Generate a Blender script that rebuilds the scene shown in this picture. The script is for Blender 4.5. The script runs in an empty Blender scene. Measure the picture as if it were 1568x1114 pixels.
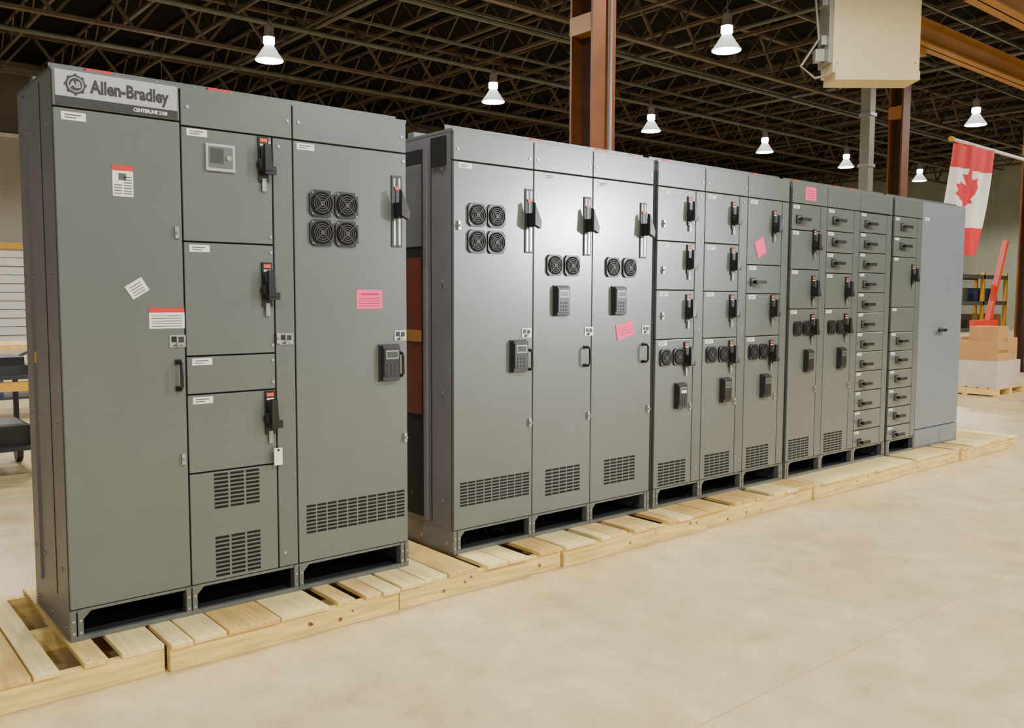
import bpy, math, random
from mathutils import Matrix, Vector
random.seed(7)
S=bpy.context.scene
COL=bpy.context.collection

# ------------------------------------------------------------ materials
MATS={}
def mat(name,col,rough=.5,metal=0.,var=.06,scale=8.,bump=0.,bscale=60.,emis=None,es=0.,spec=.5,stretch=(1,1,1),coat=0.,coatr=.22):
    if name in MATS: return MATS[name]
    m=bpy.data.materials.new(name); m.use_nodes=True
    nt=m.node_tree; b=nt.nodes["Principled BSDF"]
    b.inputs["Roughness"].default_value=rough; b.inputs["Metallic"].default_value=metal
    b.inputs["Specular IOR Level"].default_value=spec
    b.inputs["Coat Weight"].default_value=coat; b.inputs["Coat Roughness"].default_value=coatr
    tc=nt.nodes.new("ShaderNodeTexCoord"); mp=nt.nodes.new("ShaderNodeMapping"); mp.inputs["Scale"].default_value=stretch
    n=nt.nodes.new("ShaderNodeTexNoise"); n.inputs["Scale"].default_value=scale; n.inputs["Detail"].default_value=5
    nt.links.new(tc.outputs["Object"],mp.inputs[0]); nt.links.new(mp.outputs[0],n.inputs["Vector"])
    r=nt.nodes.new("ShaderNodeValToRGB")
    r.color_ramp.elements[0].position=.3; r.color_ramp.elements[1].position=.7
    r.color_ramp.elements[0].color=(*[max(0,c*(1-var)) for c in col],1)
    r.color_ramp.elements[1].color=(*[min(1,c*(1+var)) for c in col],1)
    nt.links.new(n.outputs["Fac"],r.inputs[0]); nt.links.new(r.outputs[0],b.inputs["Base Color"])
    if bump>0:
        n2=nt.nodes.new("ShaderNodeTexNoise"); n2.inputs["Scale"].default_value=bscale
        nt.links.new(mp.outputs[0],n2.inputs["Vector"])
        bp=nt.nodes.new("ShaderNodeBump"); bp.inputs["Strength"].default_value=bump; bp.inputs["Distance"].default_value=.01
        nt.links.new(n2.outputs["Fac"],bp.inputs["Height"]); nt.links.new(bp.outputs[0],b.inputs["Normal"])
    if emis:
        b.inputs["Emission Color"].default_value=(*emis,1); b.inputs["Emission Strength"].default_value=es
    MATS[name]=m; return m
mat("paint",(.116,.134,.127),.32,.0,.05,3,.02,160,coat=.7,coatr=.2)
mat("paint2",(.108,.124,.119),.34,.0,.05,3,.02,160,coat=.6,coatr=.2)
mat("paint_side",(.145,.142,.160),.40,0,.10,3,.04,120)
mat("paint_blue",(.19,.22,.255),.34,0,.04,3,.04,120)
mat("gap",(.010,.010,.012),.8)
mat("dark",(.004,.004,.005),.9)
mat("black",(.010,.010,.011),.38,0,.1,30)
mat("black2",(.024,.024,.026),.5,0,.1,30)
mat("silver",(.55,.55,.54),.3,.8,.05)
mat("zinc",(.32,.32,.31),.4,.7,.1)
mat("nameplate",(.40,.41,.42),.4,.3,.03)
mat("namedark",(.022,.024,.026),.4)
mat("white",(.82,.82,.82),.6,0,.02)
mat("print",(.10,.10,.10),.7)
mat("red",(.60,.025,.015),.5)
mat("orange",(.75,.10,.02),.5)
mat("pink",(.92,.08,.24),.7,0,.04)
mat("pinkprint",(.40,.02,.08),.7)
mat("screen",(.06,.075,.07),.2)
mat("wood0",(.80,.56,.20),.75,0,.22,3,.25,40,stretch=(14,1.2,14))
mat("wood1",(.90,.70,.31),.75,0,.16,3,.25,40,stretch=(14,1.2,14))
mat("wood2",(.70,.46,.14),.75,0,.22,3,.25,40,stretch=(14,1.2,14))
mat("woodx",(.82,.58,.19),.75,0,.26,3,.25,40,stretch=(1.2,14,14))
mat("knot",(.22,.10,.03),.8)
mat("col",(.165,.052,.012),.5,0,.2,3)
mat("col_shade",(.05,.02,.010),.6,0,.2,3)  # darker copy of the column paint, shade put into the colour
mat("yel",(.60,.32,.03),.5)
mat("tan",(.34,.16,.035),.5,0,.08,2)
mat("beige",(.60,.49,.28),.45,0,.04,2)
mat("greypipe",(.25,.25,.22),.45,.3)
mat("steel",(.088,.062,.042),.6,.1,.25,4)
mat("steel2",(.11,.115,.09),.6,.1,.2,4)
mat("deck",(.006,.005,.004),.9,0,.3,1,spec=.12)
mat("bowl",(.7,.7,.67),.3,0,.02,emis=(1,.96,.88),es=1.0)
mat("bulb",(1,1,1),.3,0,0,emis=(1,.95,.85),es=60)
mat("ballast",(.45,.44,.42),.4,.3)
mat("card",(.48,.26,.09),.8,0,.1,6)
mat("wrap",(.55,.50,.42),.35,0,.1,8)
mat("flagred",(.70,.012,.02),.7,0,.04)
mat("flagwhite",(.88,.87,.86),.7,0,.02)
mat("redpaint",(.60,.035,.01),.4)
mat("redbrown",(.13,.020,.010),.55,0,.15,4)
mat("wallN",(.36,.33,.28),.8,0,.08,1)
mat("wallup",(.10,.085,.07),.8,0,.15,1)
mat("wallE",(.30,.32,.25),.8,0,.1,1)
mat("trimw",(.6,.58,.53),.6)
mat("shutter",(.68,.66,.62),.6)
mat("blue",(.03,.05,.14),.5)
mat("joint",(.46,.33,.17),.8)

def floor_mat():
    m=bpy.data.materials.new("concrete_floor"); m.use_nodes=True; nt=m.node_tree; b=nt.nodes["Principled BSDF"]
    tc=nt.nodes.new("ShaderNodeTexCoord")
    def noise(sc,d=6,rough=.6):
        n=nt.nodes.new("ShaderNodeTexNoise"); n.inputs["Scale"].default_value=sc; n.inputs["Detail"].default_value=d; n.inputs["Roughness"].default_value=rough
        nt.links.new(tc.outputs["Object"],n.inputs["Vector"]); return n
    n1=noise(.9); n2=noise(5,8,.7); n3=noise(38,4,.6)
    r=nt.nodes.new("ShaderNodeValToRGB"); r.color_ramp.elements[0].position=.32; r.color_ramp.elements[1].position=.68
    r.color_ramp.elements[0].color=(.62,.455,.205,1); r.color_ramp.elements[1].color=(.74,.60,.34,1)
    r2=nt.nodes.new("ShaderNodeValToRGB"); r2.color_ramp.elements[0].position=.33; r2.color_ramp.elements[1].position=.67
    r2.color_ramp.elements[0].color=(.70,.70,.70,1); r2.color_ramp.elements[1].color=(1,1,1,1)
    r3=nt.nodes.new("ShaderNodeValToRGB"); r3.color_ramp.elements[0].position=.24; r3.color_ramp.elements[1].position=.36
    r3.color_ramp.elements[0].color=(.58,.52,.44,1); r3.color_ramp.elements[1].color=(1,1,1,1)
    mx=nt.nodes.new("ShaderNodeMixRGB"); mx.blend_type='MULTIPLY'; mx.inputs[0].default_value=1
    mx2=nt.nodes.new("ShaderNodeMixRGB"); mx2.blend_type='MULTIPLY'; mx2.inputs[0].default_value=1
    nt.links.new(n1.outputs[0],r.inputs[0]); nt.links.new(n2.outputs[0],r2.inputs[0]); nt.links.new(n3.outputs[0],r3.inputs[0])
    nt.links.new(r.outputs[0],mx.inputs[1]); nt.links.new(r2.outputs[0],mx.inputs[2]); nt.links.new(mx.outputs[0],mx2.inputs[1]); nt.links.new(r3.outputs[0],mx2.inputs[2])
    nt.links.new(mx2.outputs[0],b.inputs["Base Color"])
    mr=nt.nodes.new("ShaderNodeMapRange"); mr.inputs[3].default_value=.20; mr.inputs[4].default_value=.42
    nt.links.new(n2.outputs[0],mr.inputs[0]); nt.links.new(mr.outputs[0],b.inputs["Roughness"])
    MATS["floor"]=m
floor_mat()

# ------------------------------------------------------------ mesh builder
class MB:
    def __init__(s): s.v=[]; s.f=[]; s.m=[]; s.sm=[]; s.names=[]
    def mi(s,n):
        if n not in s.names: s.names.append(n)
        return s.names.index(n)
    def add(s,vs,fs,m,smooth=False,M=None):
        o=len(s.v); k=s.mi(m)
        for p in vs: s.v.append(tuple(M@Vector(p)) if M is not None else tuple(p))
        for f in fs: s.f.append([i+o for i in f]); s.m.append(k); s.sm.append(smooth)
    def box(s,x0,x1,y0,y1,z0,z1,m,M=None):
        if x0>x1:x0,x1=x1,x0
        if y0>y1:y0,y1=y1,y0
        if z0>z1:z0,z1=z1,z0
        s.add([(x0,y0,z0),(x1,y0,z0),(x1,y1,z0),(x0,y1,z0),(x0,y0,z1),(x1,y0,z1),(x1,y1,z1),(x0,y1,z1)],
              [(0,3,2,1),(4,5,6,7),(0,1,5,4),(1,2,6,5),(2,3,7,6),(3,0,4,7)],m,M=M)
    def cbox(s,c,d,m,M=None):
        s.box(c[0]-d[0]/2,c[0]+d[0]/2,c[1]-d[1]/2,c[1]+d[1]/2,c[2]-d[2]/2,c[2]+d[2]/2,m,M)
    def beam(s,p0,p1,w,h,m):
        p0=Vector(p0);p1=Vector(p1); d=(p1-p0); L=d.length; d.normalize()
        up=Vector((0,0,1)) if abs(d.z)<.95 else Vector((0,1,0))
        a=d.cross(up).normalized(); b=a.cross(d).normalized()
        M=Matrix(((a.x,d.x,b.x,p0.x),(a.y,d.y,b.y,p0.y),(a.z,d.z,b.z,p0.z),(0,0,0,1)))
        s.box(-w/2,w/2,0,L,-h/2,h/2,m,M)
    def rev(s,c,axis,prof,m,n=20,smooth=True):
        axis=Vector(axis).normalized(); up=Vector((0,0,1)) if abs(axis.z)<.9 else Vector((1,0,0))
        a=axis.cross(up).normalized(); b=axis.cross(a)
        c=Vector(c); vs=[];fs=[]
        for (r,h) in prof:
            for i in range(n):
                t=2*math.pi*i/n; vs.append(c+axis*h+a*(r*math.cos(t))+b*(r*math.sin(t)))
        for j in range(len(prof)-1):
            for i in range(n):
                k=(i+1)%n; fs.append((j*n+i,j*n+k,(j+1)*n+k,(j+1)*n+i))
        s.add(vs,fs,m,smooth)
    def cyl(s,c,axis,r,h,m,n=16,r2=None):
        r2=r if r2 is None else r2
        s.rev(c,axis,[(.0001,0),(r,0)],m,n,False); s.rev(c,axis,[(r,0),(r2,h)],m,n,True); s.rev(c,axis,[(r2,h),(.0001,h)],m,n,False)
    def tube(s,pts,r,m,n=8):
        pts=[Vector(p) for p in pts]; vs=[];fs=[]
        for i,p in enumerate(pts):
            d=(pts[min(i+1,len(pts)-1)]-pts[max(i-1,0)]).normalized()
            up=Vector((0,0,1)) if abs(d.z)<.9 else Vector((1,0,0))
            a=d.cross(up).normalized(); b=a.cross(d)
            for k in range(n):
                t=2*math.pi*k/n; vs.append(p+a*r*math.cos(t)+b*r*math.sin(t))
        for i in range(len(pts)-1):
            for k in range(n):
                q=(k+1)%n; fs.append((i*n+k,i*n+q,(i+1)*n+q,(i+1)*n+k))
        fs.append(tuple(range(n))); fs.append(tuple((len(pts)-1)*n+k for k in range(n)))
        s.add(vs,fs,m,True)
    def done(s,name,parent=None,bevel=0,seg=2):
        me=bpy.data.meshes.new(name); me.from_pydata(s.v,[],s.f)
        for n in s.names: me.materials.append(MATS[n])
        me.polygons.foreach_set("material_index",s.m); me.polygons.foreach_set("use_smooth",s.sm); me.update()
        o=bpy.data.objects.new(name,me); COL.objects.link(o)
        if parent is not None:
            o.parent=parent; o.matrix_parent_inverse=Matrix.Translation(-Vector(parent.location))
        if bevel>0:
            b=o.modifiers.new("bevel","BEVEL"); b.width=bevel; b.segments=seg; b.limit_method='ANGLE'
        return o
def empty(name,loc=(0,0,0)):
    e=bpy.data.objects.new(name,None); e.location=loc; COL.objects.link(e); e.empty_display_size=.2; return e
def text(body,name,size,loc,parent,m,off=0.,align='LEFT',ext=.0005,sx=1):
    c=bpy.data.curves.new(name,"FONT"); c.body=body; c.size=size; c.offset=off; c.extrude=ext; c.align_x=align; c.resolution_u=4
    c.materials.append(MATS[m]); o=bpy.data.objects.new(name,c); COL.objects.link(o)
    o.location=loc; o.rotation_euler=(math.pi/2,0,0); o.scale=(sx,1,1)
    o.parent=parent; o.matrix_parent_inverse=Matrix.Translation(-Vector(parent.location)); return o

# ------------------------------------------------------------ cabinet parts
Z0=.12; ZT=2.406; D=.62
def RM(x,z,deg): return Matrix.Translation((x,0,z))@Matrix.Rotation(math.radians(deg),4,'Y')
def door(b,x0,x1,z0,z1,m="paint",y=0.0):
    g=.0034
    b.box(x0+g,x1-g,y,y+.024,z0+g,z1-g,m)
def label(b,x,z,w=.088,h=.030):
    b.box(x,x+w,-.0022,0,z-h,z,"white")
    b.box(x+.012,x+w*.8,-.0028,-.001,z-h*.42,z-h*.28,"print"); b.box(x+.012,x+w*.6,-.0028,-.001,z-h*.75,z-h*.62,"print")
def screws(b,pts):
    for x,z in pts: b.cyl((x,.001,z),(0,-1,0),.007,.006,"silver",8)
def fan(b,x,z,s=.122):
    h=s/2; c=s*.16
    pts=[(-h+c,-h),(h-c,-h),(h,-h+c),(h,h-c),(h-c,h),(-h+c,h),(-h,h-c),(-h,-h+c)]
    vs=[(x+p,-.012,z+q) for p,q in pts]+[(x+p,0,z+q) for p,q in pts]
    fs=[tuple(range(8))]+[(i,(i+1)%8,(i+1)%8+8,i+8) for i in range(8)]
    b.add(vs,fs,"black")
    b.rev((x,-.012,z),(0,-1,0),[(s*.44,0),(s*.44,.005),(s*.40,.005),(s*.40,.0005),(s*.0001,.0005)],"dark",24,False)
    for R in (.36,.27,.18): b.rev((x,-.013,z),(0,-1,0),[(s*R,.001),(s*R,.004),(s*(R-.035),.004),(s*(R-.035),.001)],"black2",24,False)
    b.cyl((x,-.013,z),(0,-1,0),s*.10,.006,"black2",16)
    for a in (45,135): b.cbox((0,-.0165,0),(s*.86,.003,s*.035),"black2",RM(x,z,a))
    for dx in (-1,1):
        for dz in (-1,1): b.cyl((x+dx*s*.4,-.012,z+dz*s*.4),(0,-1,0),.004,.003,"zinc",6)
def vents(b,x0,x1,z0,z1,nc,nr):
    pw=(x1-x0)/nc; ph=(z1-z0)/nr
    for i in range(nc):
        for j in range(nr):
            b.box(x0+i*pw+pw*.07,x0+(i+1)*pw-pw*.07,-.0012,0,z0+j*ph+ph*.22,z0+(j+1)*ph-ph*.2,"dark")
def keypad(b,x,z,w=.092,h=.17):
    b.box(x-w/2-.008,x+w/2+.008,-.008,0,z-h/2-.006,z+h/2+.006,"black2")
    b.box(x-w/2,x+w/2,-.032,-.007,z-h/2,z+h/2,"black2")
    b.box(x-w/2+.004,x+w/2-.004,-.038,-.030,z-h/2+.02,z+h/2-.012,"black")
    b.box(x-w*.36,x+w*.36,-.0395,-.037,z+h*.12,z+h*.36,"zinc")
    b.box(x-w*.31,x+w*.31,-.0405,-.039,z+h*.15,z+h*.33,"screen")
    for i in range(3):
        for j in range(3): b.box(x-w*.3+i*w*.22,x-w*.3+i*w*.22+w*.14,-.0405,-.037,z-h*.34+j*h*.12,z-h*.34+j*h*.12+h*.06,"black2")
def pull(b,x,z,L=.11):
    y=-.045
    b.tube([(x,0,z+L/2),(x,y*.7,z+L/2),(x,y,z+L/2-.012),(x,y,z-L/2+.012),(x,y*.7,z-L/2),(x,0,z-L/2)],.0075,"black")
    for s in (-1,1): b.cbox((x,-.003,z+s*L/2),(.026,.006,.022),"black")
def lplate(b,x,z):
    b.box(x-.034,x+.034,-.004,0,z-.026,z+.026,"silver")
    b.box(x-.026,x-.004,-.006,-.003,z-.004,z+.02,"black"); b.box(x+.004,x+.026,-.006,-.003,z-.006,z+.018,"black2")
    b.cyl((x,-.004,z-.014),(0,-1,0),.009,.012,"zinc",10); b.box(x-.02,x+.02,-.006,-.003,z-.022,z-.016,"print")
def latch(b,x,z):
    b.box(x-.008,x+.008,-.012,0,z-.024,z+.024,"silver"); b.cyl((x,-.010,z),(0,-1,0),.007,.012,"zinc",8)
def handle(b,x,z,s=1.):
    b.box(x-.024*s,x+.024*s,-.010,0,z-.075*s,z+.125*s,"black")
    b.box(x-.017*s,x+.017*s,-.012,-.009,z+.100*s,z+.116*s,"orange"); b.box(x-.017*s,x+.017*s,-.012,-.009,z+.084*s,z+.092*s,"white")
    b.box(x-.010*s,x+.010*s,-.013,-.009,z-.118*s,z-.06*s,"zinc")
    b.cyl((x,-.008,z),(0,-1,0),.034*s,.03,"black",18,.030*s)
    b.add([(x-.018*s,-.036,z-.035*s),(x+.022*s,-.036,z-.035*s),(x+.020*s,-.040,z+.09*s),(x-.016*s,-.040,z+.09*s),
           (x-.014*s,-.060,z-.030*s),(x+.018*s,-.062,z-.030*s),(x+.016*s,-.055,z+.085*s),(x-.012*s,-.055,z+.085*s)],
          [(0,1,2,3),(4,7,6,5),(0,4,5,1),(1,5,6,2),(2,6,7,3),(3,7,4,0)],"black")
    b.box(x-.012*s,x+.040*s,-.055,-.03,z-.045*s,z-.01*s,"black")
def hhandle(b,x,z):
    b.cyl((x-.035,-.0,z),(0,-1,0),.022,.012,"zinc",16)
    b.box(x-.065,x-.005,-.006,0,z-.032,z+.032,"black2")
    b.cyl((x-.035,-.01,z),(0,-1,0),.014,.03,"black",12)
    b.box(x-.055,x+.07,-.052,-.032,z-.012,z+.012,"black")
def slot(b,x0,x1,z0,z1):
    xm=(x0+x1)/2
    b.box(x0,x1,-.006,0,z0,z1,"black2")
    b.box(x0+.010,x1-.010,-.0075,-.005,z0+.01,z0+(z1-z0)*.40,"silver"); b.box(xm-.008,xm+.008,-.009,-.006,z0+.01,z1-.01,"black")
    b.box(x0+.010,x1-.010,-.0075,-.005,z1-(z1-z0)*.16,z1-.012,"zinc")
    zm=z0+(z1-z0)*.52
    b.box(xm-.018,xm+.018,-.05,-.006,zm-.04,zm+.035,"black")
    b.add([(xm-.014,-.045,zm-.03),(xm+.030,-.045,zm-.05),(xm+.034,-.045,zm-.01),(xm-.010,-.045,zm+.10),
           (xm-.014,-.075,zm-.03),(xm+.030,-.075,zm-.05),(xm+.034,-.075,zm-.01),(xm-.010,-.07,zm+.09)],
          [(3,2,1,0),(4,5,6,7),(0,1,5,4),(1,2,6,5),(2,3,7,6),(3,0,4,7)],"black")
    b.box(xm-.014,xm+.014,-.012,-.006,zm+.10,zm+.115,"orange")

def body(parent,x0,x1,secs,sidem="paint_side",d=D):
    b=MB()
    b.box(x0,x1,.024,d,.25,ZT-.012,sidem)
    b.box(x0+.003,x1-.003,.018,.0235,.255,ZT-.02,"gap")
    b.box(x0-.001,x1+.001,.002,d+.002,ZT-.014,ZT,"paint")
    b.box(x0+.001,x1-.001,.001,.022,Z0,Z0+.020,"paint2")
    b.box(x0+.008,x1-.008,.022,d-.03,Z0,Z0+.003,"dark")  # near-black pan paints the shade inside the base openings
    b.box(x0+.007,x1-.007,d-.022,d-.001,Z0,.249,"gap")  # back plate added to keep light out of the base openings
    b.box(x0,x0+.006,.042,d,Z0,.249,sidem); b.box(x1-.006,x1,.042,d,Z0,.249,sidem)
    b.box(x0+.008,x1-.008,.026,d-.03,.244,.2495,"dark")  # near-black underside, base shade painted in as well
    b.box(x0+.001,x1-.001,.004,.022,.238,.2495,"paint2")
    for s in secs:
        for w in (-.024,.003):
            if x0-.001<=s+w and s+w+.021<=x1+.001:
                b.box(s+w,s+w+.021,-.0005,.0415,Z0-.0,.2492,"paint2")
        if s+.05<x1: b.add([(s+.024,.004,.238),(s+.055,.004,.238),(s+.024,.004,.205),(s+.024,.010,.238),(s+.055,.010,.238),(s+.024,.010,.205)],[(0,2,1),(3,4,5),(0,1,4,3),(1,2,5,4),(2,0,3,5)],"paint2")
        if x0+.03<s<x1-.03: b.box(s-.003,s+.003,.045,d-.03,Z0+.01,.243,"gap")
    for (xs,sg) in ((x0,-1),(x1,1)):
        b.box(xs,xs+sg*.002,.20,.206,.27,ZT-.03,"gap"); b.box(xs,xs+sg*.002,.50,.505,.27,ZT-.03,"gap")
        b.box(xs,xs+sg*.010,.46,.50,.27,ZT-.05,sidem)
        for z in (.4,1.0,1.6,2.2):
            for y in (.10,.40,.57): b.cyl((xs,y,z),(sg,0,0),.008,.006,"zinc",8)
        for y in (.06,.3,.55): b.cyl((xs,y,.17),(sg,0,0),.010,.006,"zinc",8)
    for s in secs:
        for dx in (-.013,.013):
            if x0<s+dx<x1:
                b.cyl((s+dx,0,.155),(0,-1,0),.006,.004,"silver",8); b.cyl((s+dx,0,.205),(0,-1,0),.006,.004,"silver",8)
    b.box(x0+.01,x1-.01,.05,.09,ZT,ZT+.006,"paint2"); b.box(x0+.01,x1-.01,.086,.092,ZT,ZT+.030,"paint2")
    b.box(x0+.02,x0+.11,.40,.46,ZT,ZT+.035,"paint_side")
    x=x0+.1
    while x<x1-.05:
        b.cyl((x,.07,ZT+.005),(0,0,1),.008,.012,"zinc",8); x+=.16
    b.done("frame",parent)

def header(b,secs,z0=2.24,m="paint"):
    for a,c in zip(secs[:-1],secs[1:]):
        door(b,a,c,z0,ZT-.004,m); screws(h,[(a+.03,2.30),(c-.03,2.30)]); 

# ---- group 1
E=empty("motor_control_cabinet",(0,0,Z0))
body(E,0,1.62,[.024,.49,1.0,1.596])
d=MB(); h=MB(); L=MB()
door(d,0,.49,.25,2.255); door(d,.0,.49,2.255,ZT-.004)
door(d,.49,1.00,2.24,ZT-.004); door(d,1.0,1.62,2.24,ZT-.004)
door(d,.90,1.00,.25,2.24,"paint2")
for a,c in ((1.755,2.24),(1.262,1.755),(1.095,1.262),(.748,1.095),(.25,.748)): door(d,.49,.90,a,c)
door(d,1.0,1.62,.25,2.24)
screws(h,[(.52,2.32),(.975,2.32),(1.03,2.32),(1.59,2.32),(.885,2.21),(.885,1.79),(.885,1.72),(.885,1.30),(.93,2.2),(.93,.32),(.885,1.23),(.885,1.13),(.885,1.06),(.885,.79),(1.6,2.2)])
h.box(.012,.478,-.004,0,2.262,2.396,"nameplate"); h.box(.012,.478,-.0055,-.003,2.262,2.296,"namedark")
h.rev((.085,-.004,2.345),(0,-1,0),[(.036,.0005),(.036,.002),(.0001,.002)],"namedark",28,False)
h.rev((.085,-.006,2.345),(0,-1,0),[(.029,0),(.029,.0012),(.025,.0012),(.025,0)],"nameplate",28,False)
for a in range(8): h.cbox((.0,-.0058,.036),(.010,.002,.010),"namedark",RM(.085,2.345,a*45))
text("AB","logo_text",.032,(.0645,-.0062,2.334),E,"nameplate",.001)
text("Allen-Bradley","nameplate_text",.070,(.140,-.0045,2.322),E,"namedark",.0028,sx=.79)
text("CENTERLINE 2100","nameplate_subtext",.020,(.30,-.006,2.272),E,"white",.0006,sx=.85)
label(L,.03,2.238,.09,.032)
L.box(.212,.292,-.0025,0,1.925,2.05,"white"); L.box(.212,.292,-.003,-.001,2.028,2.05,"red")
for i in range(7): L.box(.255,.286,-.003,-.001,1.935+i*.011,1.939+i*.011,"print")
for i in range(4): L.box(.218,.248,-.003,-.001,1.935+i*.011,1.939+i*.011,"print")
L.box(.235,.265,-.003,-.001,1.99,2.018,"print")
L.box(.34,.487,-.0025,0,1.385,1.472,"white"); L.box(.34,.487,-.003,-.001,1.452,1.472,"red")
for i in range(5): L.box(.350,.475,-.003,-.001,1.393+i*.011,1.396+i*.011,"print")
L.cbox((0,-.002,0),(.078,.004,.062),"white",RM(.295,1.553,-32))
for i in range(4): L.cbox((0,-.0045,-.02+i*.012),(.05,.001,.003),"print",RM(.295,1.553,-32))
latch(h,.462,1.79); latch(h,.467,.82); lplate(h,.455,1.33); pull(h,.455,1.183,.115)
lplate(h,.952,1.325); latch(h,.91,1.33)
for z in (2.232,1.742,1.252,1.083): label(L,.515,z)
h.box(.592,.722,-.012,0,2.062,2.178,"silver"); h.box(.604,.710,-.015,-.011,2.076,2.167,"paint2"); h.box(.610,.668,-.0165,-.014,2.095,2.158,"screen"); h.cyl((.692,-.014,2.12),(0,-1,0),.012,.006,"zinc",12)
handle(h,.855,2.11,1.0); handle(h,.862,1.55,1.0); handle(h,.866,.965,1.0)
L.box(.872,.912,-.03,-.027,.745,.825,"white"); L.cyl((.892,-.026,.815),(0,-1,0),.006,.006,"black",8)
vents(h,.595,.815,.575,.74,3,9); vents(h,.595,.815,.265,.455,3,10)
label(L,1.02,2.228)
for x in (1.14,1.272):
    for z in (1.958,1.822): fan(h,x,z,.124)
slot(h,1.528,1.588,1.77,2.125)
L.box(1.325,1.472,-.002,0,1.462,1.555,"pink")
L.box(1.35,1.45,-.0028,-.001,1.53,1.538,"pinkprint")
for i in range(4): L.box(1.34,1.455,-.0028,-.001,1.475+i*.012,1.478+i*.012,"pinkprint")
keypad(h,1.505,1.19,.10,.175); pull(h,1.565,1.18,.115); lplate(h,1.575,1.325); latch(h,1.60,.80)
vents(h,1.04,1.60,.385,.53,10,8)
L.box(.13,.23,.02,.045,ZT,ZT+.014,"red"); L.box(.62,.72,.02,.045,ZT,ZT+.014,"red")
d.done("doors",E,.003); h.done("door_hardware",E); L.done("labels",E)
yl=MB(); yl.box(-.003,0,.44,.47,1.23,1.28,"yel"); yl.done("side_sticker",E)

# ---- group 2
E=empty("motor_control_cabinet",(1.91,0,Z0))
body(E,1.91,3.50,[1.934,2.475,2.95,3.476])
d=MB(); h=MB(); L=MB()
header(d,[1.91,2.475,2.95,3.50])
door(d,1.91,2.475,.25,2.24); door(d,2.95,3.50,.25,2.24); door(d,2.475,2.95,.25,2.24)
label(L,1.945,2.232); label(L,2.555,2.228); label(L,2.995,2.222)
for x in (2.065,2.198):
    for z in (1.962,1.82): fan(h,x,z,.124)
for x in (2.635,2.775): fan(h,x,1.707,.122)
for x in (3.125,3.275): fan(h,x,1.707,.122)
slot(h,2.408,2.468,1.77,2.13); slot(h,2.872,2.932,1.77,2.12); slot(h,3.372,3.432,1.77,2.12)
keypad(h,2.36,1.188,.105,.175); pull(h,2.432,1.165,.11); lplate(h,2.425,1.318)
keypad(h,2.685,1.50,.098,.17); lplate(h,2.925,1.315); pull(h,2.895,1.165,.11)
keypad(h,3.175,1.50,.10,.17); lplate(h,3.44,1.315); pull(h,3.42,1.165,.11)
L.cbox((0,-.002,0),(.155,.004,.095),"pink",RM(3.245,1.315,-12))
for i in range(3): L.cbox((0,-.0045,-.02+i*.018),(.11,.001,.003),"pinkprint",RM(3.245,1.315,-12))
vents(h,1.95,2.455,.375,.515,9,8); vents(h,2.575,2.865,.345,.51,5,8); vents(h,3.07,3.36,.345,.51,5,8)
latch(h,2.45,.80); latch(h,2.925,.80); latch(h,3.47,.80); latch(h,1.945,1.9)
for x in (2.47,3.0,3.3): L.box(x,x+.10,.02,.045,ZT,ZT+.012,"red")
d.done("doors",E,.003); h.done("door_hardware",E); L.done("labels",E)
o=MB(); o.box(1.904,1.91,.06,.19,2.22,2.375,"dark"); o.box(1.904,1.91,.26,.60,.28,2.33,"gap")  # dark plates on the closed side paint the shade of openings
o.box(1.900,1.906,.285,.60,.86,1.74,"redbrown"); o.box(1.897,1.902,.285,.60,1.27,1.335,"tan")
o.box(1.902,1.908,.285,.60,1.80,2.25,"paint_side")
o.box(1.895,1.91,.235,.262,.27,2.34,"paint_side"); o.done("open_splice_side",E)
c=MB()
for k in range(5):
    c.tube([(2.05+.11*k+.06*math.sin(t*.6+k),.10+.03*t,.135+.06*abs(math.sin(t*.5+k))) for t in range(9)],.008,"black")
c.done("cables",E)

def unit(d,x0,x1,zs,ww=.10):
    xm=x1-ww
    for a,c in zip(zs[:-1],zs[1:]): door(d,x0,xm,c,a)
    door(d,xm,x1,.25,zs[0],"paint2")
# ---- group 3
E=empty("motor_control_cabinet",(3.54,0,Z0))
body(E,3.54,5.04,[3.564,4.03,4.52,5.016])
d=MB(); h=MB(); L=MB()
header(d,[3.54,4.03,4.52,5.04])
unit(d,3.54,4.03,[2.24,1.89,1.57,1.245,.25]); unit(d,4.03,4.52,[2.24,1.895,1.565,1.24,.25]); unit(d,4.52,5.04,[2.24,1.76,1.55,1.24,.25],.09)
for x0 in (3.54,4.03):
    for z in (2.225,1.878,1.558,1.232): label(L,x0+.03,z,.085,.028)
for z in (2.225,1.75,1.54,1.23): label(L,4.55,z,.085,.028)
for z in (2.075,1.755,1.425): handle(h,3.862,z,.95); handle(h,4.345,z,.95)
handle(h,3.852,1.105,.95); handle(h,4.348,1.10,.95)
for z in (2.045,1.425,1.09): handle(h,4.845,z,.95)
hhandle(h,4.63,1.635)
for x in (3.638,3.772,4.125,4.262,4.622,4.745): fan(h,x,1.125,.112)
keypad(h,3.79,.862,.09,.165); keypad(h,4.285,.868,.09,.165); keypad(h,4.77,.868,.09,.165)
L.cbox((0,-.0425,.03),(.05,.003,.02),"white",RM(3.79,.862,0))
for x in (3.583,4.075,4.562): vents(h,x,x+.29,.262,.425,5,8)
L.cbox((0,-.002,0),(.115,.004,.125),"pink",RM(4.68,1.888,-25))
for x in (3.62,4.6): L.box(x,x+.10,.02,.045,ZT,ZT+.012,"red")
for x in (3.98,4.47,4.99):
    for z in (2.2,1.3,.34): screws(h,[(x,z)])
for x,zz in ((3.90,.78),(4.40,.78),(4.9,.78)): latch(h,x,zz)
for z in (2.0,1.7,1.4): latch(h,3.60,z)
d.done("doors",E,.003); h.done("door_hardware",E); L.done("labels",E)

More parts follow.
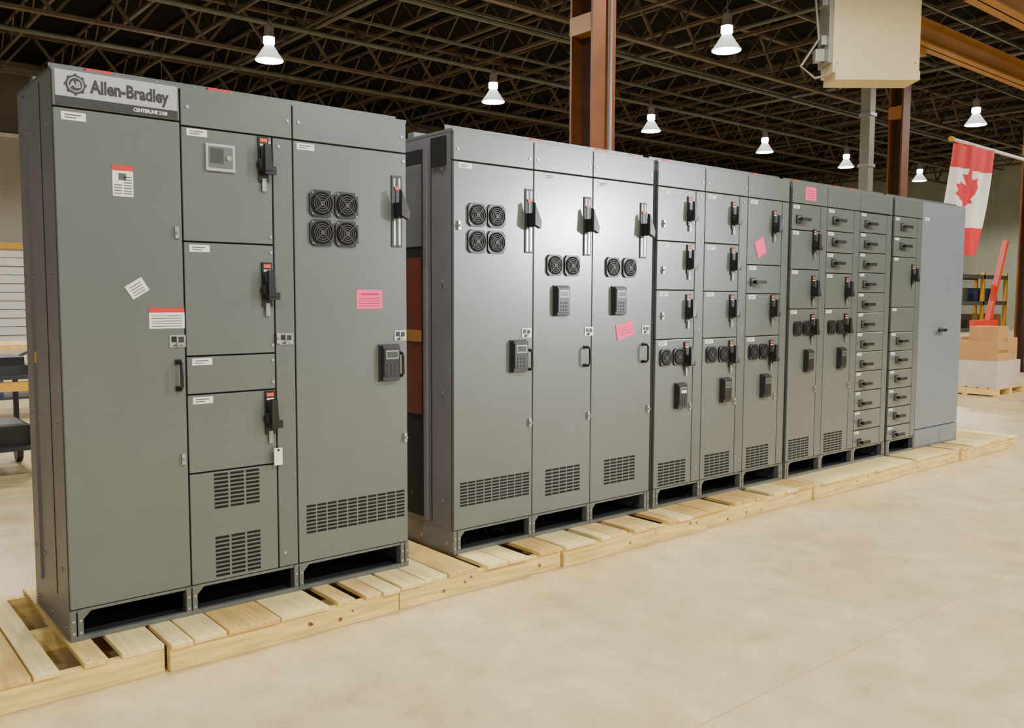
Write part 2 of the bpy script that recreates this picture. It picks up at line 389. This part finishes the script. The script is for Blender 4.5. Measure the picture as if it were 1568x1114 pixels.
# ---- group 4
E=empty("motor_control_cabinet",(5.08,0,Z0))
body(E,5.08,6.63,[5.104,5.58,6.09,6.606])
d=MB(); h=MB(); L=MB()
header(d,[5.08,5.58,6.09,6.63])
unit(d,5.08,5.58,[2.24,2.04,1.74,1.435,.25]); unit(d,5.58,6.09,[2.24,2.055,1.885,1.72,1.435,.25])
zz=[2.235-.167*i for i in range(12)]+[.25]; unit(d,6.09,6.63,zz,.09)
for z in (2.225,2.03,1.73,1.425): label(L,5.10,z,.08,.026)
for z in (2.225,2.045,1.875,1.71,1.425): label(L,5.60,z,.08,.026)
for z in zz[:-1]: label(L,6.11,z-.01,.07,.022)
hhandle(h,5.20,2.12)
for z in (2.14,1.97,1.80): hhandle(h,5.72,z)
for i in range(12): hhandle(h,6.225,2.14-.168*i+.0)
for z in (1.935,1.575,1.275): handle(h,5.395,z,.95)
for z in (1.575,1.275): handle(h,5.90,z,.95)
for x in (5.195,5.325,5.685,5.82): fan(h,x,1.285,.112)
keypad(h,5.345,1.03,.09,.165); keypad(h,5.835,1.03,.09,.165)
for x in (5.115,5.62): vents(h,x,x+.29,.262,.425,5,8)
L.box(5.255,5.405,-.002,0,2.272,2.375,"pink")
for i in range(4): L.box(5.28,5.38,-.0028,-.001,2.29+i*.018,2.293+i*.018,"pinkprint")
for x in (5.12,5.7,5.95): L.box(x,x+.10,.02,.045,ZT,ZT+.012,"red")
for x,z in ((5.46,.8),(5.97,.8)): latch(h,x,z)
d.done("doors",E,.003); h.done("door_hardware",E); L.done("labels",E)

# ---- group 5
E=empty("motor_control_cabinet",(6.67,0,Z0))
body(E,6.67,8.08,[6.694,7.19,8.056],"paint_blue")
d=MB(); h=MB(); L=MB()
door(d,6.67,7.19,2.24,ZT-.004)
z5=[2.24,2.06,1.885,1.44,1.22]+[1.22-.168*i for i in range(1,6)]+[.25]; unit(d,6.67,7.19,z5,.09)
for z in (2.225,2.05,1.875,1.43,1.21,1.04,.875,.705,.54,.37): label(L,6.69,z,.07,.022)
for z in (2.15,1.98): hhandle(h,6.845,z)
for i in range(6): hhandle(h,6.84,1.14-.168*i)
handle(h,7.03,1.71,.9)
door(d,7.19,8.08,.30,ZT-.004,"paint_blue"); door(d,7.19,7.70,.135,.30,"paint_blue",-.004); door(d,7.70,8.08,.135,.30,"paint_blue",-.004)
label(L,7.24,2.26,.08,.03)
h.box(7.60,7.66,-.012,0,1.195,1.25,"zinc"); h.box(7.52,7.68,-.05,-.03,1.21,1.232,"black"); h.cyl((7.63,0,1.22),(0,-1,0),.014,.05,"black",12)
d.done("doors",E,.003); h.done("door_hardware",E); L.done("labels",E)

# ------------------------------------------------------------ pallets
ps=[(-1.05,.29,-.25),(.305,1.395,-.27),(1.41,2.48,-.255),(2.495,3.78,-.27),(3.795,5.08,-.25),(5.095,6.40,-.26),(6.415,7.60,-.25),(7.615,8.85,-.27)]
for (x0,x1,yf) in ps:
    E=empty("wooden_pallet",((x0+x1)/2,.3,0)); b=MB()
    for yy in (yf+.012,.28,.80):
        b.box(x0,x1,yy,yy+.040,0,.098,"woodx")
    for k in range(4):
        xx=random.uniform(x0+.05,x1-.05); zz_=random.uniform(.02,.08); b.cyl((xx,yf+.013,zz_),(0,-1,0),random.uniform(.005,.011),.0015,"knot",10)
    x=x0
    while x<x1-.03:
        w=random.choice([.09,.14,.14,.19,.235]); w=min(w,x1-x)
        if x1-(x+w)<.05: w=x1-x
        m=random.choice(["wood0","wood1","wood2","wood1"]); e=random.uniform(-.012,.012)
        b.box(x+.002,x+w-.002,yf+e,.86+e,.098,.1195,m)
        for q in (.25,.75): b.cyl((x+w*q,yf+.032,.119),(0,0,1),.004,.0012,"zinc",6)
        x+=w+random.choice([.004,.004,.004,.05,.085])
    b.done("deck_and_stringers",E,.002,1)

# ------------------------------------------------------------ room
def single(name,build,bevel=0):
    b=MB(); build(b); return b.done(name,None,bevel)
XW,XE,YS,YN=-14,46,-26,27.0
def fl(b):
    b.box(XW,XE,YS,YN,-.2,0,"floor")
    for y in (-1.9,): b.box(XW,XE,y-.003,y+.003,-.001,.0006,"joint")
    for x in (5.4,11.5,17.5): b.box(x-.003,x+.003,YS,YN,-.001,.0007,"joint")
single("floor",fl)
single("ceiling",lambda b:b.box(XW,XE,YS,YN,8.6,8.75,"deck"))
def wn(b):
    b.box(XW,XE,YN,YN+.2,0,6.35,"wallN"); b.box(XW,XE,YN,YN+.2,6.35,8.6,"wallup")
single("wall_north",wn)
single("wall_east",lambda b:b.box(XE,XE+.2,YS,YN,0,8.6,"wallE"))
single("trim_1",lambda b:b.box(XW,XE-.01,YN-.06,YN-.002,6.3,6.42,"trimw"))
def rd(b):
    y=YN-.01
    b.box(-1.2,-1.0,y-.15,y,0,2.9,"yel"); b.box(7.0,7.2,y-.15,y,0,2.9,"yel"); b.box(-1.2,7.2,y-.2,y,2.9,3.1,"yel")
    for i in range(11): b.box(-1,7,y-.08-.06*(i%2),y,.265*i,.265*i+.245,"shutter")
single("door_1",rd)

# roof trusses
def joist(b,L,h,pitch,mt,cw=.075,dw=.035):
    b.box(-cw/2,cw/2,0,L,-.035,.035,mt); b.box(-cw/2,cw/2,0,L,h-.035,h+.035,mt)
    n=int(L/pitch); 
    for i in range(n):
        y=i*pitch
        b.beam((0,y,0),(0,y+pitch/2,h),dw,dw,mt); b.beam((0,y+pitch/2,h),(0,y+pitch,0),dw,dw,mt)
E=empty("roof_truss_structure",(16,0,8))
b=MB(); joist(b,YN-YS-.2,.62,1.2,"steel"); first=b.done("joist",E); me=first.data
first.location=(XW+1,YS+.1,7.9)
x=XW+1+1.7; 
while x<XE-.5:
    o=bpy.data.objects.new("joist",me); COL.objects.link(o); o.parent=E; o.matrix_parent_inverse=Matrix.Translation(-E.location); o.location=(x,YS+.1,7.9); x+=1.7
b=MB(); joist(b,XE-XW-.4,1.0,1.6,"steel",.15,.06); gm=b.done("girder",E); gd=gm.data
ys=[3.35,10.0,16.6,22.5,-3.3,-10,-16.6]
for i,yy in enumerate(ys):
    o=gm if i==0 else bpy.data.objects.new("girder",gd)
    if i: COL.objects.link(o)
    o.parent=E; o.matrix_parent_inverse=Matrix.Translation(-E.location); o.rotation_euler=(0,0,-math.pi/2); o.location=(XW+.2,yy,7.3)
b=MB()
for yy in (-1.5,0.9,5.4,7.6,12.2,14.4,18.4,20.2,24.5):
    b.box(XW,XE,yy-.03,yy+.03,7.80,7.86,"steel2")
for yy,zz_ in ((5.9,7.6),(11.6,7.5),(15.2,7.6),(19.2,7.55)): b.tube([(XW,yy,zz_),(XE,yy,zz_)],.06,"steel2",8)
for xx in (2.0,9.0,16.5,23.5,31.0,38): b.tube([(xx,YS,7.7),(xx,YN,7.7)],.05,"steel2",8)
b.done("bridging_and_pipes",E)

# columns
def hcol(b,x,y,z1,w=.30,t=.03):
    b.box(x-w/2,x+w/2,y-w/2,y-w/2+t,0,z1,"col"); b.box(x-w/2,x+w/2,y+w/2-t,y+w/2,0,z1,"col"); b.box(x-.012,x+.012,y-w/2+t,y+w/2-t,0,z1,"col_shade")
    b.box(x-w/2-.05,x+w/2+.05,y-w/2-.05,y+w/2+.05,0,.025,"col_shade")
    b.box(x-w/2-.004,x-.02,y-w/2+.03,y+w/2+.004,4.42,4.62,"tan")
for x in (6.28,13.35,18.9,25.3,31.7,38.1,-6.4):
    E=empty("steel_column",(x,3.35,0)); b=MB(); hcol(b,x,3.35,7.22,.36 if x<7 else .24); 
    if x<7: b.tube([(x+.05,3.12,0.0),(x+.05,3.12,7.2)],.018,"greypipe")
    b.done("h_section",E)
E=empty("steel_post",(12.62,3.5,0)); b=MB(); b.box(12.54,12.70,3.42,3.58,0,7.2,"greypipe"); b.box(12.47,12.77,3.35,3.65,0,.03,"greypipe")
for z in (2.5,3.6,4.4): b.box(12.52,12.72,3.40,3.60,z,z+.05,"zinc")
b.done("square_tube",E)
def ibeam(b,x0,x1,y,z,h=.42,w=.24,m="col"):
    b.box(x0,x1,y-w/2,y+w/2,z-h/2,z-h/2+.03,m); b.box(x0,x1,y-w/2,y+w/2,z+h/2-.03,z+h/2,m); b.box(x0,x1,y-.012,y+.012,z-h/2,z+h/2,m)
E=empty("crane_runway_beam",(20,2.95,6.1)); b=MB(); ibeam(b,11.6,40,3.0,5.70,.38,.26,"tan")
for x in (13.35,18.9,25.3,31.7,38.1): b.box(x-.12,x+.12,3.0,3.22,5.39,5.51,"tan")
for x in (12.0,20,28,36): b.box(x-.04,x+.04,2.96,3.04,5.89,7.3,"col")
b.done("beam",E)
E=empty("crane_bridge_beam",(20,1.5,6.3)); b=MB(); ibeam(b,12.2,34,1.75,5.90,.4,.3,"tan")
for x in (14,20,26,32): b.box(x-.05,x+.05,1.7,1.8,6.10,7.86,"tan")
b.done("beam",E)

# unit heater box hung from the roof
E=empty("unit_heater",(10.3,2.2,5)); b=MB()
M=Matrix.Translation((10.28,2.27,0))@Matrix.Rotation(math.radians(-40),4,'Z')
b.box(-.53,.59,-.22,.22,4.42,6.6,"beige",M); b.box(-.50,.59,-.25,.20,4.32,4.435,"beige",M)
b.box(-.58,-.53,-.2,.2,4.55,6.5,"greypipe",M)
for z in (4.8,5.3,5.8,6.2): b.box(-.64,-.57,-.1,.05,z,z+.12,"zinc",M)
b.tube([M@Vector(p) for p in ((-.62,0,6.4),(-.72,0,5.6),(-.64,0,4.9),(-.87,0,4.55),(-.68,0,4.40),(-.50,0,4.44))],.018,"greypipe")
b.box(-.70,-.58,-.06,.06,4.6,4.76,"zinc",M)
for sx in (-.5,.5): b.tube([M@Vector((sx,0,6.6)),M@Vector((sx,0,8.6))],.015,"greypipe")
for sx in (-.47,.53):
    for z in (4.54,6.4): b.cyl(M@Vector((sx,-.22,z)),M.to_3x3()@Vector((0,-1,0)),.012,.006,"zinc",8)
b.done("housing",E,.006)

# high-bay lamps
b=MB()
b.rev((0,0,0),(0,0,1),[(.275,0),(.285,.015),(.26,.05),(.20,.13),(.13,.24),(.085,.31)],"bowl",28)
b.rev((0,0,.012),(0,0,1),[(.245,0),(.0001,0)],"bulb",28,False)
b.rev((0,0,0),(0,0,1),[(.085,.31),(.11,.34),(.11,.43),(.07,.47)],"bulb",20)
b.rev((0,0,0),(0,0,1),[(.115,.46),(.115,.48),(.095,.50),(.095,.66),(.05,.71),(.02,.74),(.001,.76)],"ballast",20)
b.tube([(0,0,.72),(0,0,1.58)],.010,"ballast",6)
b.tube([(.0,0,.72),(.06,0,.76),(0,0,.80)],.008,"ballast",6)
lm=None
lamps=[(x,13.3) for x in (1.2,7.0,12.8,18.6,24.2,29.3,35.0,40.8)]+[(2.2,6.85),(13.4,6.85),(24.6,6.85)]+[(1.2,19.75),(7,19.75),(41,6.85)]  # back-row and easternmost lamps added, hidden, to brighten the end walls
lamps+=[(1.2,.4),(7.0,.4),(18.6,.4)]+[(-4.6,-6.0),(1.2,-6.0),(7.0,-6.0),(12.8,-6.0),(20,-6)]+[(-1.5,-12.5),(8.0,-12.5),(16,-12.5)]
for i,(x,y) in enumerate(lamps):
    E=empty("high_bay_lamp",(x,y,6.25))
    if lm is None:
        o=b.done("lamp_body"); lm=o.data
    else:
        o=bpy.data.objects.new("lamp_body",lm); COL.objects.link(o)
    o.parent=E
    ld=bpy.data.lights.new("lamp_light","SPOT"); ld.energy=1150; ld.spot_size=math.radians(165); ld.spot_blend=.35; ld.shadow_soft_size=.24; ld.color=(1,.965,.89)
    if y==-6: ld.energy=1750
    if (x,y)==(-4.6,-6.0): ld.energy=1000
    lo=bpy.data.objects.new("lamp_light",ld); COL.objects.link(lo); lo.parent=E; lo.location=(0,0,-.03)
# invented lamp on a stand, added out of view to throw glare on the doors
E=empty("added_glare_stand",(14.3,-12,0)); b=MB()
for a in (0,120,240):
    c_,s_=math.cos(math.radians(a)),math.sin(math.radians(a)); b.beam((14.3,-12,.9),(14.3+.8*c_,-12+.8*s_,.02),.04,.04,"yel")
b.tube([(14.3,-12,.3),(14.3,-12,3.0)],.03,"zinc"); b.box(13.9,14.7,-12.05,-11.95,2.95,3.02,"zinc")
b.rev((14.3,-11.95,3.25),(-.72,.74,-.08),[(.10,-.2),(.34,0),(.35,.03)],"ballast",24); b.rev((14.3,-11.95,3.25),(-.72,.74,-.08),[(.33,.0),(.0001,0)],"bulb",24,False)
b.done("stand_and_head",E)
ld=bpy.data.lights.new("added_glare_light","SPOT"); ld.energy=7500; ld.spot_size=math.radians(13); ld.spot_blend=1; ld.shadow_soft_size=.33; ld.color=(.95,.98,1)
lo=bpy.data.objects.new("added_glare_light",ld); COL.objects.link(lo); lo.location=(14.25,-11.85,3.24); lo.rotation_euler=(Vector((2.85,0,1.93))-Vector((14.25,-11.85,3.24))).to_track_quat('-Z','Y').to_euler()
lo.parent=E; lo.matrix_parent_inverse=Matrix.Translation(-E.location)

# flag
leafh=[(0,1.0),(.16,.70),(.32,.78),(.24,.36),(.46,.58),(.52,.47),(.78,.50),(.70,.30),(.84,.20),(.42,-.14),(.48,-.30),(.06,-.24),(.05,-.62)]
leaf=leafh+[(-x,y) for x,y in reversed(leafh[1:])]
def inside(px,py):
    c=False; n=len(leaf); j=n-1
    for i in range(n):
        xi,yi=leaf[i]; xj,yj=leaf[j]
        if (yi>py)!=(yj>py) and px<(xj-xi)*(py-yi)/(yj-yi)+xi: c=not c
        j=i
    return c
E=empty("canadian_flag",(15.3,3.0,3.6)); b=MB()
nu,nv=90,110; wU,hV=1.50,1.90
P=[]
for j in range(nv+1):
    for i in range(nu+1):
        u=i/nu*wU; v=j/nv*hV
        P.append((14.62+u*(1-.10*v)-.14*v, 3.0+.07*math.sin(u*7+v*1.2)*(.3+v*.5)+.03*math.sin(u*15+1), 4.17-v))
FR=[];FW=[]
for j in range(nv):
    for i in range(nu):
        f=(j*(nu+1)+i,j*(nu+1)+i+1,(j+1)*(nu+1)+i+1,(j+1)*(nu+1)+i)
        u=(i+.5)/nu*wU; v=(j+.5)/nv*hV
        a=math.radians(-12); dx=(u-.75)/.60; dy=-(v-.93)/.54
        qx=dx*math.cos(a)-dy*math.sin(a); qy=dx*math.sin(a)+dy*math.cos(a)
        (FR if (v<.42 or v>1.42 or inside(qx,qy-.1)) else FW).append(f)
b.v=[tuple(p) for p in P]; r=b.mi("flagred"); w=b.mi("flagwhite")
for f in FR: b.f.append(list(f)); b.m.append(r); b.sm.append(True)
for f in FW: b.f.append(list(f)); b.m.append(w); b.sm.append(True)
b.done("cloth",E)
b=MB(); b.tube([(14.5,3.0,4.20),(18.76,3.1,4.20)],.03,"trimw",10); b.cyl((14.5,3.0,4.20),(-1,0,0),.045,.05,"yel",10); b.done("pole",E)

# right background
def goods(x,y,w,dd,hh,name="boxed_goods_pallet"):
    E=empty(name,(x,y,0)); b=MB()
    for i in range(6): b.box(x-w/2,x+w/2,y-dd/2+i*dd/6+.01,y-dd/2+(i+1)*dd/6-.03,.11,.13,"wood2")
    for xx in (-w/2,-.03,w/2-.06): b.box(x+xx,x+xx+.06,y-dd/2,y+dd/2,.02,.11,"wood0")
    for yy in (-dd/2,-.04,dd/2-.1): b.box(x-w/2,x+w/2,y+yy,y+yy+.08,0,.02,"wood2")
    z=.13
    b.box(x-w/2+.05,x+w/2-.05,y-dd/2+.05,y+dd/2-.05,z,z+hh*.45,"wrap"); z+=hh*.45
    b.box(x-w/2+.08,x-.01,y-dd/2+.07,y+dd/2-.3,z,z+hh*.33,"card"); b.box(x+.0,x+w/2-.1,y-dd/2+.09,y+dd/2-.2,z,z+hh*.38,"card"); z+=hh*.38
    b.box(x-w/2+.2,x+.12,y-dd/2+.12,y+.05,z-hh*.05,z+hh*.2,"card")
    b.box(x-w/2+.08,x-.01,y-dd/2+.067,y-dd/2+.071,z-.22,z-.18,"tan")
    b.done("boxes",E,.006)
goods(14.0,2.2,1.0,1.0,.92)
goods(14.95,1.15,.9,.9,.70)
goods(20.5,6.0,1.2,1.1,1.3)
E=empty("engine_crane",(18.1,3.7,0)); b=MB(); ox=1.55; oy=-.45
def P3(x,y,z): return (x+ox,y+oy,z)
b.box(16.0+ox,17.6+ox,4.1+oy,4.2+oy,.05,.15,"redpaint"); b.box(16.0+ox,17.6+ox,4.5+oy,4.6+oy,.05,.15,"redpaint"); b.box(16.4+ox,16.5+ox,4.1+oy,4.6+oy,.05,.15,"redpaint")
for x,y in ((16.05,4.15),(17.2,4.15),(16.05,4.55),(17.55,4.55)): b.cyl(P3(x-.02,y,.05),(1,0,0),.05,.04,"black",12)
b.beam(P3(16.45,4.3,.1),P3(17.2,4.15,2.7),.10,.10,"redpaint"); b.beam(P3(16.1,4.3,1.0),P3(17.0,4.2,1.0),.10,.14,"redpaint"); b.beam(P3(16.9,4.25,.15),P3(16.8,4.2,1.8),.06,.06,"redpaint")
b.done("frame",E)
E=empty("steel_rack",(26.7,7.5,0)); b=MB(); rx=3.2
for x in (22.5,24.2,25.9):
    for y in (7.6,8.5): b.box(x-.05+rx,x+.05+rx,y-.05,y+.05,0,2.3,"yel")
for z in (.5,1.3,2.1):
    b.box(22.5+rx,25.9+rx,7.55,7.65,z,z+.1,"steel2"); b.box(22.5+rx,25.9+rx,8.45,8.55,z,z+.1,"steel2"); b.box(22.45+rx,25.95+rx,7.55,8.55,z+.1,z+.12,"steel2")
for i in range(9):
    x=22.75+rx+i*.36; z=(.62,1.42,.62,1.42)[i%4]; b.box(x,x+.28,7.7,8.2,z,z+.4,("card","steel2","steel","blue")[i%4])
b.done("frame_and_stock",E)
# left background: cart and workbench
E=empty("utility_cart",(.4,4.8,0)); b=MB(); ox=.42
for x in (-1.1+ox,.35+ox):
    for y in (4.45,5.2):
        b.box(x-.02,x+.02,y-.02,y+.02,.14,.95,"black2"); b.cyl((x-.02,y,.09),(1,0,0),.09,.05,"black",16); b.box(x-.03,x+.03,y-.03,y+.03,.14,.18,"zinc")
for z in (.22,.82): b.box(-1.15+ox,.40+ox,4.4,5.25,z,z+.03,"black2")
b.box(-1.1+ox,-.2+ox,4.5,5.1,.85,.96,"black"); b.box(-.15+ox,.36+ox,4.5,5.1,.85,.93,"black2"); b.box(-.1+ox,.3+ox,4.5,5.0,.93,1.0,"black"); b.box(-.9+ox,.33+ox,4.5,5.1,.25,.42,"black")
b.box(-.3+ox,.39+ox,4.42,4.46,.72,.80,"yel")
b.tube([(.36+ox,4.45,.95),(.5+ox,4.45,1.02),(.5+ox,5.2,1.02),(.36+ox,5.2,.95)],.015,"zinc"); b.done("frame",E)
E=empty("workbench",(1.2,8.6,0)); b=MB()
for x in (-.6,1.9):
    for y in (8.2,9.0): b.box(x-.04,x+.04,y-.04,y+.04,0,.86,"black2")
b.box(-.7,2.0,8.1,9.1,.86,.92,"wood2"); b.box(-.6,1.9,8.2,9.0,.25,.28,"black2")
b.box(.2,1.0,8.3,8.8,.92,1.02,"black2"); b.box(-.4,1.2,8.3,8.8,.28,.6,"blue"); b.done("bench",E)

# ------------------------------------------------------------ world
w=bpy.data.worlds.new("world"); S.world=w; w.use_nodes=True
bg=w.node_tree.nodes["Background"]; bg.inputs[0].default_value=(.95,.97,1,1); bg.inputs[1].default_value=.5

# ------------------------------------------------------------ camera
yaw,pitch,roll=math.radians(50.121),math.radians(-4.447),math.radians(.219)
F=Vector((math.cos(yaw)*math.cos(pitch),math.sin(yaw)*math.cos(pitch),math.sin(pitch)))
R=Vector((math.sin(yaw),-math.cos(yaw),0)); U=R.cross(F)
R2=R*math.cos(roll)+U*math.sin(roll); U2=R2.cross(F)
cd=bpy.data.cameras.new("camera"); cd.sensor_width=36; cd.lens=36*1340/1568; cd.clip_end=200
co=bpy.data.objects.new("camera",cd); COL.objects.link(co)
co.matrix_world=Matrix(((R2.x,U2.x,-F.x,-.843),(R2.y,U2.y,-F.y,-3.785),(R2.z,U2.z,-F.z,1.528),(0,0,0,1)))
S.camera=co
